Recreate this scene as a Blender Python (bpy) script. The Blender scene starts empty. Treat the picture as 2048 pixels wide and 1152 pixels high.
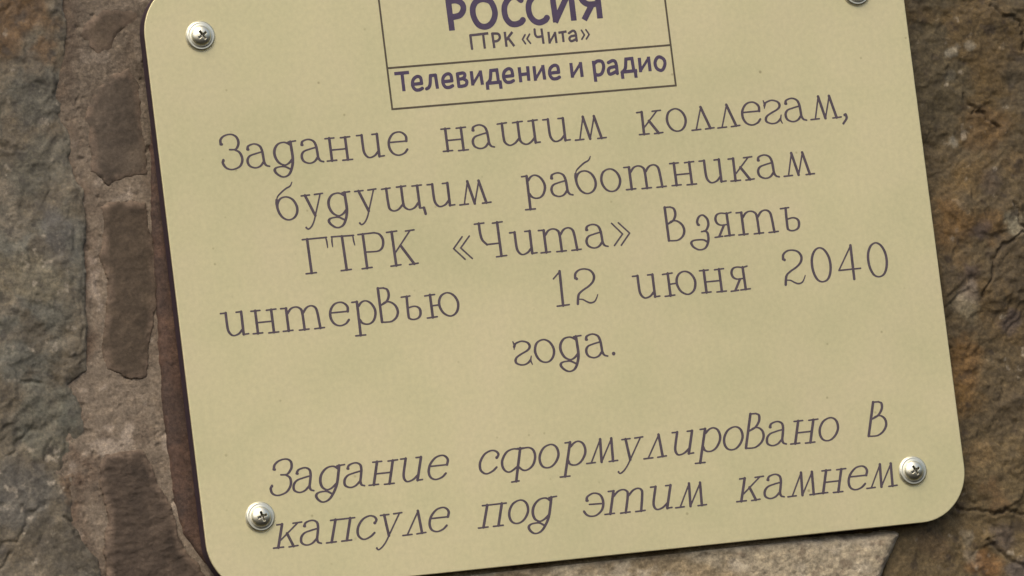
import bpy, math
import numpy as np

# ------------------------------------------------------------------ camera, light, exposure
S = 0.001                                   # everything below is written in millimetres
scene = bpy.context.scene
C = scene.collection

def build_camera():
    cam = bpy.data.cameras.new('camera')
    o = bpy.data.objects.new('camera', cam)
    C.objects.link(o)
    cam.sensor_width = 36.0
    cam.lens = 16000.0 / 2048.0 * 36.0
    cam.clip_start, cam.clip_end = 0.05, 100.0
    from mathutils import Matrix
    r = (0.9353723416791834, -0.3316732358386553, -0.12276582199422148)
    u = (0.08645508221123484, -0.12215514059430976, 0.9887384084712361)
    b = (-0.34293454358149716, -0.9354522896731293, -0.08558570303415217)
    m = Matrix(((r[0], u[0], b[0], -672.152*S), (r[1], u[1], b[1], -1833.486*S),
                (r[2], u[2], b[2], -167.748*S), (0, 0, 0, 1)))
    o.matrix_world = m
    scene.camera = o
build_camera()

SUN_EL, SUN_DIR = 52.0, (-0.45, -0.85)      # elevation; horizontal direction towards the sun
world = bpy.data.worlds.new('World')
scene.world = world
world.use_nodes = True
wn = world.node_tree
bg = wn.nodes['Background']
sky = wn.nodes.new('ShaderNodeTexSky')
sky.sky_type = 'NISHITA'
sky.sun_disc = False
sky.sun_elevation = math.radians(SUN_EL)
sky.sun_rotation = math.atan2(SUN_DIR[0], SUN_DIR[1])
sky.air_density, sky.dust_density, sky.ozone_density = 0.7, 4.0, 0.3
wn.links.new(sky.outputs['Color'], bg.inputs['Color'])
bg.inputs['Strength'].default_value = 0.15

def build_sun():
    l = bpy.data.lights.new('sun', 'SUN')
    l.energy = 1.1
    l.angle = math.radians(55)
    l.color = (1.0, 0.93, 0.80)
    o = bpy.data.objects.new('sun', l)
    C.objects.link(o)
    from mathutils import Vector
    k = math.cos(math.radians(SUN_EL)) / math.hypot(*SUN_DIR)
    d = Vector((SUN_DIR[0]*k, SUN_DIR[1]*k, math.sin(math.radians(SUN_EL))))
    o.rotation_euler = d.to_track_quat('Z', 'Y').to_euler()
    o.location = d * 5
build_sun()
scene.view_settings.view_transform = 'Standard'
scene.view_settings.look = 'None'
scene.view_settings.exposure = 0.55
scene.view_settings.gamma = 1.0
scene.view_settings.use_curve_mapping = False

# ------------------------------------------------------------------ numpy noise
def _hash(ix, iy, seed):
    h = (ix.astype(np.int64) * 374761393 + iy.astype(np.int64) * 668265263 + seed * 974634777) & 0xffffffff
    h = ((h ^ (h >> 13)) * 1274126177) & 0xffffffff
    h = ((h ^ (h >> 16)) * 2246822519) & 0xffffffff
    return ((h ^ (h >> 15)) & 0xffffff) / float(0xffffff)
def vnoise(x, y, seed):
    ix, iy = np.floor(x), np.floor(y)
    fx, fy = x - ix, y - iy
    u, v = fx*fx*fx*(fx*(fx*6-15)+10), fy*fy*fy*(fy*(fy*6-15)+10)
    a, b = _hash(ix, iy, seed), _hash(ix+1, iy, seed)
    c, d = _hash(ix, iy+1, seed), _hash(ix+1, iy+1, seed)
    return (a*(1-u)+b*u)*(1-v) + (c*(1-u)+d*u)*v
def fbm(x, y, size, octv=5, seed=1, gain=0.5):
    """fractal noise about -1..1, features of `size` mm"""
    s = np.zeros_like(x); a = 1.0; t = 0.0
    px, py = x/size, y/size
    for o in range(octv):
        ca, sa = math.cos(0.6*o+seed), math.sin(0.6*o+seed)
        s += a * (vnoise(px*ca-py*sa+31.7*o, px*sa+py*ca-17.3*o, seed*13+o) * 2 - 1)
        t += a; a *= gain; px, py = px*2.03, py*2.03
    return s / t * 1.6
def ridge(x, y, size, octv=4, seed=1):
    s = np.zeros_like(x); a = 1.0; t = 0.0
    for o in range(octv):
        s += a * (1 - np.abs(fbm(x, y, size/2**o, 1, seed+o) / 1.6))**2
        t += a; a *= 0.5
    return s / t
def sstep(a, b, x):
    t = np.clip((x-a)/(b-a), 0, 1)
    return t*t*(3-2*t)
def seg_dist(x, y, pts, closed=False):
    d = np.full(x.shape, 1e9)
    n = len(pts)
    for i in range(n if closed else n-1):
        (x0, y0), (x1, y1) = pts[i], pts[(i+1) % n]
        dx, dy = x1-x0, y1-y0
        t = np.clip(((x-x0)*dx+(y-y0)*dy)/(dx*dx+dy*dy+1e-12), 0, 1)
        d = np.minimum(d, np.hypot(x-x0-t*dx, y-y0-t*dy))
    return d
def poly_sdf(x, y, pts):
    """signed distance to a closed outline, negative inside"""
    inside = np.zeros(x.shape, bool)
    n = len(pts)
    for i in range(n):
        (x0, y0), (x1, y1) = pts[i], pts[(i+1) % n]
        c = (y0 > y) != (y1 > y)
        with np.errstate(divide='ignore', invalid='ignore'):
            xi = (x1-x0)*(y-y0)/(y1-y0+1e-15)+x0
        inside ^= c & (x < xi)
    d = seg_dist(x, y, pts, True)
    return np.where(inside, -d, d)
def lin(r, g, b):
    f = lambda c: (c/255/12.92) if c/255 <= 0.04045 else ((c/255+0.055)/1.055)**2.4
    return np.array([f(r), f(g), f(b)])

# ------------------------------------------------------------------ materials
def mat(name):
    m = bpy.data.materials.new(name); m.use_nodes = True
    nt = m.node_tree
    return m, nt, nt.nodes['Principled BSDF']
def nnoise(nt, scale, detail=6, rough=0.6, coord=None):
    n = nt.nodes.new('ShaderNodeTexNoise')
    n.inputs['Scale'].default_value = scale
    n.inputs['Detail'].default_value = detail
    n.inputs['Roughness'].default_value = rough
    if coord is not None: nt.links.new(coord, n.inputs['Vector'])
    return n
def nramp(nt, src, stops):
    r = nt.nodes.new('ShaderNodeValToRGB')
    e = r.color_ramp.elements
    while len(e) < len(stops): e.new(0.5)
    for k, (p, c) in enumerate(stops):
        e[k].position = p; e[k].color = (*c, 1) if len(c) == 3 else c
    nt.links.new(src, r.inputs['Fac'])
    return r
def nmul(nt, a, b, mode='MULTIPLY', fac=1.0):
    m = nt.nodes.new('ShaderNodeMix'); m.data_type = 'RGBA'; m.blend_type = mode
    m.inputs[0].default_value = fac
    nt.links.new(a, m.inputs[6]); nt.links.new(b, m.inputs[7])
    return m.outputs[2]
def rock_material(name, bump=0.5, rough=0.85, grain=1.0, spec=0.3):
    """mineral colour from the stone's own attribute, broken up by fine procedural grain and pits"""
    m, nt, p = mat(name)
    at = nt.nodes.new('ShaderNodeAttribute'); at.attribute_name = 'mineral'
    tc = nt.nodes.new('ShaderNodeTexCoord'); co = tc.outputs['Object']
    n1 = nnoise(nt, 1300, 4, 0.75, co)
    n2 = nnoise(nt, 420, 6, 0.7, co)
    r1 = nramp(nt, n1.outputs['Fac'], [(0.30, (0.55,)*3), (0.5, (1.0,)*3), (0.70, (1.55,)*3)])
    r2 = nramp(nt, n2.outputs['Fac'], [(0.32, (0.62, 0.62, 0.63)), (0.5, (1.0, 1.0, 1.0)), (0.68, (1.45, 1.42, 1.36))])
    c = nmul(nt, at.outputs['Color'], r1.outputs['Color'], fac=grain)
    c = nmul(nt, c, r2.outputs['Color'], fac=grain)
    nt.links.new(c, p.inputs['Base Color'])
    p.inputs['Roughness'].default_value = rough
    p.inputs['Specular IOR Level'].default_value = spec
    b = nt.nodes.new('ShaderNodeBump'); b.inputs['Strength'].default_value = bump
    b.inputs['Distance'].default_value = 0.0005
    n3 = nnoise(nt, 1100, 6, 0.75, co)
    nt.links.new(n3.outputs['Fac'], b.inputs['Height'])
    nt.links.new(b.outputs['Normal'], p.inputs['Normal'])
    return m
M_SLATE = rock_material('slate', 0.55, 0.72, 0.8, 0.45)
M_BROWN = rock_material('ochre_rock', 0.6, 0.8, 0.8, 0.35)
M_MORTAR = rock_material('mortar', 0.7, 0.95, 0.7, 0.15)
M_DARK = rock_material('dark_filler', 0.45, 0.9, 0.45, 0.2)

def plate_material():
    m, nt, p = mat('gold_anodised_plate')
    tc = nt.nodes.new('ShaderNodeTexCoord'); co = tc.outputs['Object']
    blot = nnoise(nt, 45, 3, 0.5, co)
    rb = nramp(nt, blot.outputs['Fac'], [(0.30, (0.560, 0.512, 0.280)), (0.5, (0.598, 0.534, 0.298)), (0.70, (0.618, 0.540, 0.312))])
    fine = nnoise(nt, 800, 4, 0.7, co)
    rf = nramp(nt, fine.outputs['Fac'], [(0.3, (0.93, 0.93, 0.925)), (0.7, (1.06, 1.06, 1.055))])
    c = nmul(nt, rb.outputs['Color'], rf.outputs['Color'])
    dust = nt.nodes.new('ShaderNodeTexVoronoi'); dust.inputs['Scale'].default_value = 95
    nt.links.new(co, dust.inputs['Vector'])
    rd = nramp(nt, dust.outputs['Distance'], [(0.022, (0.50, 0.47, 0.42)), (0.045, (1, 1, 1))])
    gate = nt.nodes.new('ShaderNodeSeparateColor')
    nt.links.new(dust.outputs['Color'], gate.inputs[0])
    rg = nramp(nt, gate.outputs[0], [(0.30, (0, 0, 0)), (0.75, (0.75, 0.75, 0.75))])
    mx = nt.nodes.new('ShaderNodeMix'); mx.data_type = 'RGBA'; mx.blend_type = 'MULTIPLY'
    nt.links.new(rg.outputs['Color'], mx.inputs[0])
    nt.links.new(c, mx.inputs[6]); nt.links.new(rd.outputs['Color'], mx.inputs[7])
    sp2 = nt.nodes.new('ShaderNodeTexVoronoi'); sp2.inputs['Scale'].default_value = 240
    nt.links.new(co, sp2.inputs['Vector'])
    rs2 = nramp(nt, sp2.outputs['Distance'], [(0.03, (0.62, 0.60, 0.55)), (0.10, (1, 1, 1))])
    gate2 = nt.nodes.new('ShaderNodeSeparateColor'); nt.links.new(sp2.outputs['Color'], gate2.inputs[0])
    rg2 = nramp(nt, gate2.outputs[0], [(0.72, (0, 0, 0)), (0.95, (0.8, 0.8, 0.8))])
    mx2 = nt.nodes.new('ShaderNodeMix'); mx2.data_type = 'RGBA'; mx2.blend_type = 'MULTIPLY'
    nt.links.new(rg2.outputs['Color'], mx2.inputs[0])
    nt.links.new(mx.outputs[2], mx2.inputs[6]); nt.links.new(rs2.outputs['Color'], mx2.inputs[7])
    uneven_light = nnoise(nt, 9, 4, 0.55, co)          # broad random tone put into the colour in place of uneven light
    rfm = nramp(nt, uneven_light.outputs['Fac'], [(0.3, (0.885, 0.895, 0.885)), (0.62, (1.01, 1.01, 1.01))])
    final = nmul(nt, mx2.outputs[2], rfm.outputs['Color'])
    nt.links.new(final, p.inputs['Base Color'])
    p.inputs['Metallic'].default_value = 0.45
    p.inputs['Roughness'].default_value = 0.42
    rr = nramp(nt, fine.outputs['Fac'], [(0.3, (0.40,)*3), (0.7, (0.48,)*3)])
    nt.links.new(rr.outputs['Color'], p.inputs['Roughness'])
    b = nt.nodes.new('ShaderNodeBump'); b.inputs['Strength'].default_value = 0.12
    b.inputs['Distance'].default_value = 0.0004
    wav = nnoise(nt, 22, 2, 0.5, co)
    nt.links.new(wav.outputs['Fac'], b.inputs['Height'])
    nt.links.new(b.outputs['Normal'], p.inputs['Normal'])
    return m
M_PLATE = plate_material()
def ink(name, col, var=0.18):
    m, nt, p = mat(name)
    tc = nt.nodes.new('ShaderNodeTexCoord')
    n = nnoise(nt, 500, 4, 0.6, tc.outputs['Object'])
    lo, hi = tuple(c*(1-var) for c in col), tuple(c*(1+var) for c in col)
    r = nramp(nt, n.outputs['Fac'], [(0.3, lo), (0.7, hi)])
    nt.links.new(r.outputs['Color'], p.inputs['Base Color'])
    p.inputs['Roughness'].default_value = 0.6
    p.inputs['Specular IOR Level'].default_value = 0.25
    return m
M_CORE = ink('dark_plastic_core', (0.045, 0.030, 0.036))
M_INK = ink('brown_ink', (0.074, 0.057, 0.066))
M_VIOLET = ink('violet_ink', (0.064, 0.047, 0.080))
M_LINE = ink('olive_line', (0.078, 0.063, 0.042))
def zinc(name, col, rough):
    m, nt, p = mat(name)
    tc = nt.nodes.new('ShaderNodeTexCoord')
    n = nnoise(nt, 700, 4, 0.6, tc.outputs['Object'])
    r = nramp(nt, n.outputs['Fac'], [(0.3, tuple(c*0.86 for c in col)), (0.7, col)])
    nt.links.new(r.outputs['Color'], p.inputs['Base Color'])
    p.inputs['Metallic'].default_value = 1.0
    p.inputs['Roughness'].default_value = rough
    return m
M_ZINC = zinc('yellowish_zinc', (0.76, 0.73, 0.56), 0.40)
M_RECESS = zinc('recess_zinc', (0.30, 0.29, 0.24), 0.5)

# ------------------------------------------------------------------ object helpers
def empty(name, loc=(0, 0, 0), parent=None):
    o = bpy.data.objects.new(name, None)
    o.empty_display_size = 0.01
    C.objects.link(o); o.location = loc
    if parent: o.parent = parent
    return o
def link_mesh(name, verts, faces, material, parent=None, smooth=True, colours=None):
    me = bpy.data.meshes.new(name)
    v = np.asarray(verts, float) * S
    me.from_pydata([tuple(q) for q in v.tolist()], [], faces)
    me.materials.append(material)
    if smooth: me.polygons.foreach_set('use_smooth', [True]*len(me.polygons))
    if colours is not None:
        a = me.attributes.new('mineral', 'FLOAT_COLOR', 'POINT')
        a.data.foreach_set('color', np.c_[colours, np.ones(len(colours))].astype(np.float32).ravel())
    me.update()
    o = bpy.data.objects.new(name, me)
    C.objects.link(o)
    if parent: o.parent = parent
    return o
def axis(lo, flo, fhi, hi, step, cap=1.3, knee=320.0):
    """grid lines: fine between flo and fhi, widening outside (up to `cap` mm within `knee`)"""
    a = list(np.arange(flo, fhi+step/2, step))
    s = step
    while a[-1] < hi: s = min(s*1.08, cap) if a[-1] < knee else s*1.3; a.append(a[-1]+s)
    s = step
    while a[0] > lo: s = min(s*1.08, cap) if a[0] > -knee else s*1.3; a.insert(0, a[0]-s)
    return np.array(a)

# ------------------------------------------------------------------ traced outlines, millimetres on the plaque
GLYPHS = {
  "Ze": [["b",0.352,[[-1.81,1.46]]],["b",0.302,[[-1.82,-2.6]]],["c",0,[[-2.07,1.5],[-1.95,2.63],[-0.87,3.5],[0.86,3.68],[2.1,2.93],[2.48,1.51],[1.92,0.25],[1.3,-0.11]]],["t",0,[[0.0,0.0],[1.43,-0.12]]],["c",0,[[1.3,-0.11],[2.5,-0.96],[2.96,-2.56],[2.38,-4.02],[1.25,-4.69],[-0.22,-4.87],[-1.46,-4.29],[-2.08,-3.15],[-1.88,-2.41]]]],
  "a": [["b",0.345,[[-1.2,4.61]]],["c",0,[[-1.41,4.63],[-1.03,5.47],[0.46,5.84],[1.73,5.28],[2.25,4.13],[2.4,2.56],[2.48,1.19],[2.93,0.38],[3.72,0.08]]],["c",0,[[2.2,3.75],[0.45,3.41],[-1.05,2.95],[-1.7,1.93],[-1.36,0.64],[0.0,0.0],[1.38,0.31],[2.43,1.39]]]],
  "de": [["c",3,[[1.9,4.87],[1.21,5.32],[0.32,5.56],[-0.97,5.28],[-1.9,4.34],[-2.26,3.12],[-2.02,1.76],[-1.26,0.59],[0.0,0.0],[1.13,0.37],[2.14,1.3]]],["c",3,[[2.15,5.55],[2.24,3.66],[2.26,1.29],[1.86,-0.56],[1.05,-2.14],[0.05,-2.79],[-1.04,-2.79],[-2.11,-2.09],[-2.67,-1.25],[-2.45,-0.64],[-1.55,-0.36],[-0.05,-0.39],[1.28,-1.06]]],["t",0,[[1.57,5.53],[3.51,5.67]]]],
  "en": [["T",0,[[-0.03,5.51],[0.0,0.0]]],["t",0,[[-1.14,5.48],[1.18,5.51]]],["t",0,[[-1.22,-0.02],[1.22,0.02]]],["T",0,[[4.05,5.42],[4.08,-0.07]]],["t",0,[[2.83,5.4],[5.27,5.49]]],["t",0,[[2.75,-0.14],[5.3,-0.11]]],["t",0,[[0.13,2.59],[4.0,2.62]]]],
  "i": [["t",0,[[-2.79,5.62],[-1.41,5.63]]],["c",0,[[-1.46,5.64],[-1.46,3.14],[-1.35,1.46],[-0.83,0.42],[0.0,0.0],[1.27,0.37],[2.36,1.37]]],["t",0,[[1.2,5.61],[2.58,5.64]]],["T",0,[[2.49,5.62],[2.46,0.11]]],["t",0,[[2.45,0.07],[3.73,0.15]]]],
  "e": [["t",0,[[-1.92,3.3],[2.43,3.33]]],["c",0,[[2.4,3.33],[2.44,4.42],[1.75,5.31],[0.61,5.71],[-0.92,5.28],[-2.04,3.77],[-2.14,2.0],[-1.39,0.6],[0.0,0.0],[1.52,0.38],[2.43,1.25]]]],
  "sha": [["t",0,[[-2.65,5.47],[-0.2,5.63]]],["c",0,[[-1.43,5.52],[-1.41,1.95],[-1.12,0.7],[0.0,0.0],[1.4,0.45],[2.57,1.5]]],["t",0,[[1.39,5.48],[3.97,5.65]]],["c",0,[[2.7,5.57],[2.73,1.74],[3.11,0.51],[4.3,-0.09],[5.57,0.36],[6.71,1.42]]],["t",0,[[5.45,5.56],[7.89,5.69]]],["T",0,[[6.72,5.63],[6.76,0.14]]],["t",0,[[6.75,0.11],[7.97,0.17]]]],
  "shcha": [["t",0,[[-2.56,5.54],[-0.31,5.7]]],["c",0,[[-1.36,5.61],[-1.26,1.81],[-0.98,0.51],[0.0,0.0],[1.23,0.32],[2.52,1.49]]],["t",0,[[1.34,5.76],[3.74,5.87]]],["c",0,[[2.54,5.83],[2.58,1.77],[2.91,0.61],[4.02,0.0],[5.42,0.4],[6.55,1.58]]],["t",0,[[5.35,5.68],[7.81,5.76]]],["T",0,[[6.7,5.68],[6.74,0.28]]],["t",0,[[6.73,0.14],[7.77,0.17]]],["T",0,[[7.77,0.14],[8.02,-1.38]]]],
  "em": [["t",0,[[-1.21,5.58],[-2.72,0.02]]],["T",0,[[-1.25,5.58],[0.0,0.0]]],["t",0,[[0.0,0.0],[1.73,5.46]]],["T",0,[[1.69,5.51],[3.01,-0.04]]],["t",0,[[-3.92,-0.05],[-1.67,0.01]]],["t",0,[[2.0,-0.1],[4.25,-0.02]]]],
  "ka": [["T",0,[[0.08,5.54],[0.0,0.0]]],["t",0,[[-1.26,5.5],[0.19,5.55]]],["t",0,[[-1.23,-0.02],[1.34,0.01]]],["t",0,[[0.35,1.74],[4.08,5.5]]],["t",0,[[2.86,5.5],[5.09,5.59]]],["T",0,[[1.72,3.19],[3.89,-0.01]]],["t",0,[[2.77,-0.1],[5.01,0.04]]]],
  "o": [["c",0,[[0.23,5.6],[1.77,4.79],[2.58,3.06],[2.3,1.43],[1.32,0.28],[0.0,0.0],[-1.27,0.55],[-2.13,1.89],[-2.27,3.46],[-1.51,5.0],[0.23,5.6]]]],
  "el": [["t",0,[[1.9,5.46],[0.0,0.0]]],["T",0,[[1.85,5.52],[3.77,0.12]]],["t",0,[[-1.15,-0.08],[1.2,-0.01]]],["t",0,[[2.46,-0.03],[4.76,0.12]]]],
  "ge": [["k",0.218,[[-1.52,5.88],[-1.31,4.96],[-1.44,3.95]]],["c",0,[[-1.36,4.57],[-0.97,5.27],[0.08,5.69],[1.01,5.77],[2.2,5.32],[2.68,4.57],[2.47,3.86],[1.76,3.3],[0.35,2.69],[-0.9,2.01],[-1.41,1.27],[-1.23,0.52],[-0.16,0.01],[0.92,0.01],[1.79,0.36],[2.42,0.93]]],["k",0.202,[[2.78,1.92],[2.52,0.84],[2.84,-0.16]]]],
  "comma": [["b",0.385,[[0.0,0.0]]],["c",0,[[0.26,0.12],[0.37,-0.88],[-0.66,-2.13]]]],
  "be": [["k",0.383,[[2.07,9.08],[1.5,8.2],[0.29,7.63],[-1.07,6.71],[-2.01,5.87],[-2.37,4.97]]],["c",0,[[-2.36,5.06],[-2.48,4.2],[-2.4,3.22]]],["c",0,[[0.23,5.63],[1.73,4.82],[2.55,3.2],[2.47,1.64],[1.56,0.4],[0.0,0.0],[-1.44,0.8],[-2.26,2.43],[-2.3,3.99],[-1.36,5.31],[0.23,5.63]]]],
  "u": [["t",0,[[-3.07,4.92],[-0.9,4.99]]],["t",0,[[0.34,5.0],[2.43,5.11]]],["T",0,[[-2.09,4.95],[-0.08,-0.13]]],["c",2,[[1.82,5.02],[0.01,0.08],[-0.53,-1.37],[-1.28,-2.63],[-2.19,-3.29],[-2.8,-2.95]]],["b",0.281,[[-2.74,-2.9]]]],
  "er": [["t",0,[[-1.27,8.17],[0.18,8.24]]],["T",0,[[0.05,8.21],[0.0,0.0]]],["t",0,[[-1.28,-0.05],[1.29,-0.03]]],["c",0,[[0.39,7.15],[1.1,7.93],[2.18,8.27],[3.43,7.68],[4.29,6.34],[4.45,4.97],[3.87,3.46],[2.88,2.67],[1.73,2.57],[0.76,2.99],[0.25,3.77]]]],
  "te": [["t",0,[[-1.4,5.52],[0.16,5.53]]],["T",0,[[-0.02,5.47],[0.0,0.0]]],["t",0,[[-1.41,-0.02],[1.08,0.05]]],["c",0,[[0.18,4.18],[1.16,5.27],[2.35,5.62],[3.44,5.24],[3.96,4.16],[4.08,-0.05]]],["t",0,[[2.72,-0.09],[5.22,-0.02]]],["c",0,[[4.21,4.04],[5.19,5.19],[6.39,5.57],[7.4,5.09],[7.82,3.84],[8.13,-0.03]]],["t",0,[[6.67,-0.09],[9.17,-0.0]]]],
  "Ge": [["t",0,[[-1.37,8.22],[4.87,8.28]]],["k",0.293,[[4.65,8.28],[4.82,7.25],[4.85,5.74]]],["T",0,[[-0.12,8.2],[-0.01,-0.06]]],["t",0,[[-1.45,-0.15],[1.2,-0.08]]]],
  "Te": [["t",0,[[-2.9,8.33],[2.82,8.22]]],["k",0.293,[[-2.75,8.27],[-2.89,7.19],[-2.88,5.88]]],["k",0.293,[[2.6,8.19],[2.66,6.93],[2.84,5.82]]],["T",0,[[-0.2,8.22],[0.0,0.0]]],["t",0,[[-1.45,-0.13],[1.17,-0.02]]]],
  "Er": [["t",0,[[-1.36,8.29],[2.85,8.41]]],["T",0,[[-0.11,8.26],[-0.01,-0.04]]],["t",0,[[-1.34,-0.12],[1.26,0.02]]],["c",0,[[2.85,8.41],[4.12,7.93],[4.85,6.7],[4.78,5.34],[4.21,4.33],[3.04,3.82],[0.28,3.87]]]],
  "Ka": [["t",0,[[-1.48,8.27],[1.2,8.4]]],["T",0,[[-0.15,8.28],[0.0,0.0]]],["t",0,[[-1.4,-0.07],[1.23,0.08]]],["t",0,[[0.19,3.15],[4.62,8.25]]],["t",0,[[3.43,8.19],[5.67,8.31]]],["T",0,[[1.78,4.66],[4.66,0.02]]],["t",0,[[3.43,-0.06],[5.71,0.08]]]],
  "laquo": [["t",0,[[2.57,2.73],[0.0,0.0],[2.61,-2.83]]],["t",0,[[4.43,2.74],[1.84,0.01],[4.52,-2.83]]]],
  "Che": [["t",0,[[-6.01,8.33],[-3.52,8.43]]],["c",0,[[-4.83,8.4],[-4.79,5.98],[-4.44,4.3],[-3.38,3.07]]],["t",0,[[-3.43,3.08],[-0.3,3.15]]],["t",0,[[-1.3,8.2],[1.27,8.34]]],["T",0,[[-0.06,8.29],[0.0,0.0]]],["t",0,[[-1.3,-0.15],[1.38,-0.02]]]],
  "raquo": [["t",0,[[-2.54,2.87],[0.0,0.0],[-2.5,-2.66]]],["t",0,[[-0.73,2.86],[1.87,0.06],[-0.7,-2.74]]]],
  "ve": [["T",0,[[-0.04,8.26],[0.0,0.0]]],["t",0,[[-0.13,8.27],[1.48,8.24]]],["c",0,[[1.37,8.25],[2.3,7.75],[2.57,6.48],[2.12,5.28],[1.36,4.57],[0.26,4.09]]],["c",0,[[0.62,4.26],[1.45,4.73],[2.66,4.67],[3.86,3.74],[4.37,2.28],[3.87,0.87],[2.58,-0.05],[1.02,-0.15],[-0.01,-0.04]]]],
  "ze": [["b",0.326,[[-0.47,1.74]]],["c",0,[[-0.72,1.87],[-0.79,2.71],[-0.16,3.75],[0.88,4.08],[1.86,3.11],[2.07,1.74],[1.51,0.54],[0.9,0.11],[0.0,0.0]]],["c",0,[[0.68,0.11],[1.5,-0.34],[1.62,-1.76],[1.21,-3.18],[0.32,-4.22],[-1.15,-4.43],[-2.49,-3.73],[-3.03,-2.81],[-2.85,-2.25],[-1.92,-1.95],[0.17,-2.05],[1.35,-2.77]]]],
  "ya": [["T",0,[[-0.11,5.46],[0.0,0.0]]],["c",0,[[1.1,5.67],[-0.15,5.48],[-1.67,5.67],[-2.76,5.33],[-3.23,4.33],[-2.93,3.26],[-1.96,2.7],[-0.3,2.71]]],["c",1,[[-1.2,2.6],[-2.78,-0.07]]],["t",0,[[-3.91,-0.21],[-1.9,-0.09]]],["t",0,[[-1.34,-0.09],[1.22,-0.0]]]],
  "soft": [["t",0,[[-2.46,5.72],[-0.21,5.82]]],["c",0,[[-1.07,5.72],[-1.18,1.14],[-0.92,0.33],[0.0,0.0],[1.26,0.27],[1.93,1.09],[1.95,2.34],[1.3,3.02],[0.33,3.21],[-0.94,2.96]]]],
  "yu": [["T",0,[[-0.03,5.52],[0.0,0.0]]],["t",0,[[-1.42,5.4],[1.17,5.53]]],["t",0,[[-1.43,-0.06],[1.15,0.06]]],["t",0,[[0.09,2.81],[2.11,2.93]]],["c",0,[[4.62,5.66],[6.08,4.86],[6.93,3.1],[6.6,1.25],[5.59,0.18],[4.28,-0.03],[2.83,0.9],[2.09,2.58],[2.24,4.17],[3.14,5.3],[4.62,5.66]]]],
  "one": [["t",0,[[-1.65,6.76],[0.27,8.46]]],["T",0,[[0.19,8.47],[0.0,0.0]]],["t",0,[[-1.56,-0.05],[1.62,0.07]]]],
  "two": [["b",0.369,[[0.51,6.18]]],["c",0,[[0.13,6.37],[0.38,7.52],[1.5,8.33],[2.98,8.41],[4.38,7.86],[5.09,6.6],[4.72,5.25],[3.51,4.16],[1.72,3.2],[0.59,2.32],[0.19,1.1],[0.0,0.0]]],["k",0.369,[[0.33,1.09],[1.42,0.96],[2.43,0.34],[3.39,-0.04],[4.44,0.21],[5.06,0.97],[5.49,1.84]]]],
  "zero": [["c",0,[[0.33,8.51],[1.61,7.72],[2.47,5.92],[2.65,3.84],[2.24,1.82],[1.35,0.43],[0.0,0.0],[-1.21,0.57],[-2.0,2.18],[-2.27,4.27],[-1.99,6.31],[-1.03,7.94],[0.33,8.51]]]],
  "four": [["t",0,[[0.15,8.37],[-3.8,2.45]]],["t",0,[[-3.8,2.45],[2.06,2.49]]],["T",0,[[0.12,8.42],[0.0,0.0]]]],
  "dot": [["b",0.467,[[0.0,0.0]]]],
  "es": [["b",0.369,[[2.95,3.69]]],["c",0,[[3.06,3.68],[3.5,4.49],[2.93,5.28],[1.7,5.53],[-0.08,4.77],[-1.39,3.04],[-1.64,1.35],[-1.02,0.36],[0.0,0.0],[1.52,0.52],[2.64,1.34]]]],
  "ef": [["T",0,[[2.08,7.96],[0.0,0.0]]],["t",0,[[-1.19,-0.1],[0.76,0.01]]],["t",0,[[1.32,7.93],[2.95,7.93]]],["c",0,[[1.72,7.73],[0.2,7.93],[-1.57,7.3],[-2.86,5.57],[-3.07,4.0],[-2.44,2.78],[-1.22,2.45],[0.74,3.51]]],["c",0,[[1.99,7.71],[4.13,7.93],[5.38,7.18],[5.67,5.56],[4.99,3.76],[3.72,2.69],[2.29,2.48],[1.01,3.45]]]],
  "pe": [["t",0,[[0.38,5.26],[6.61,5.33]]],["T",0,[[1.66,5.3],[0.0,0.0]]],["t",0,[[-1.35,-0.08],[1.17,-0.04]]],["T",0,[[5.45,5.33],[3.92,0.08]]],["t",0,[[2.56,-0.04],[5.14,0.01]]]],
  "E": [["b",0.322,[[-0.27,3.9]]],["c",0,[[-0.55,3.93],[-0.14,4.89],[1.52,5.56],[3.17,4.96],[3.73,3.19],[3.16,1.32],[1.59,0.14],[0.0,0.0],[-1.03,0.54],[-1.55,1.33]]],["t",0,[[0.07,2.92],[3.46,2.83]]]],
}
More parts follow.
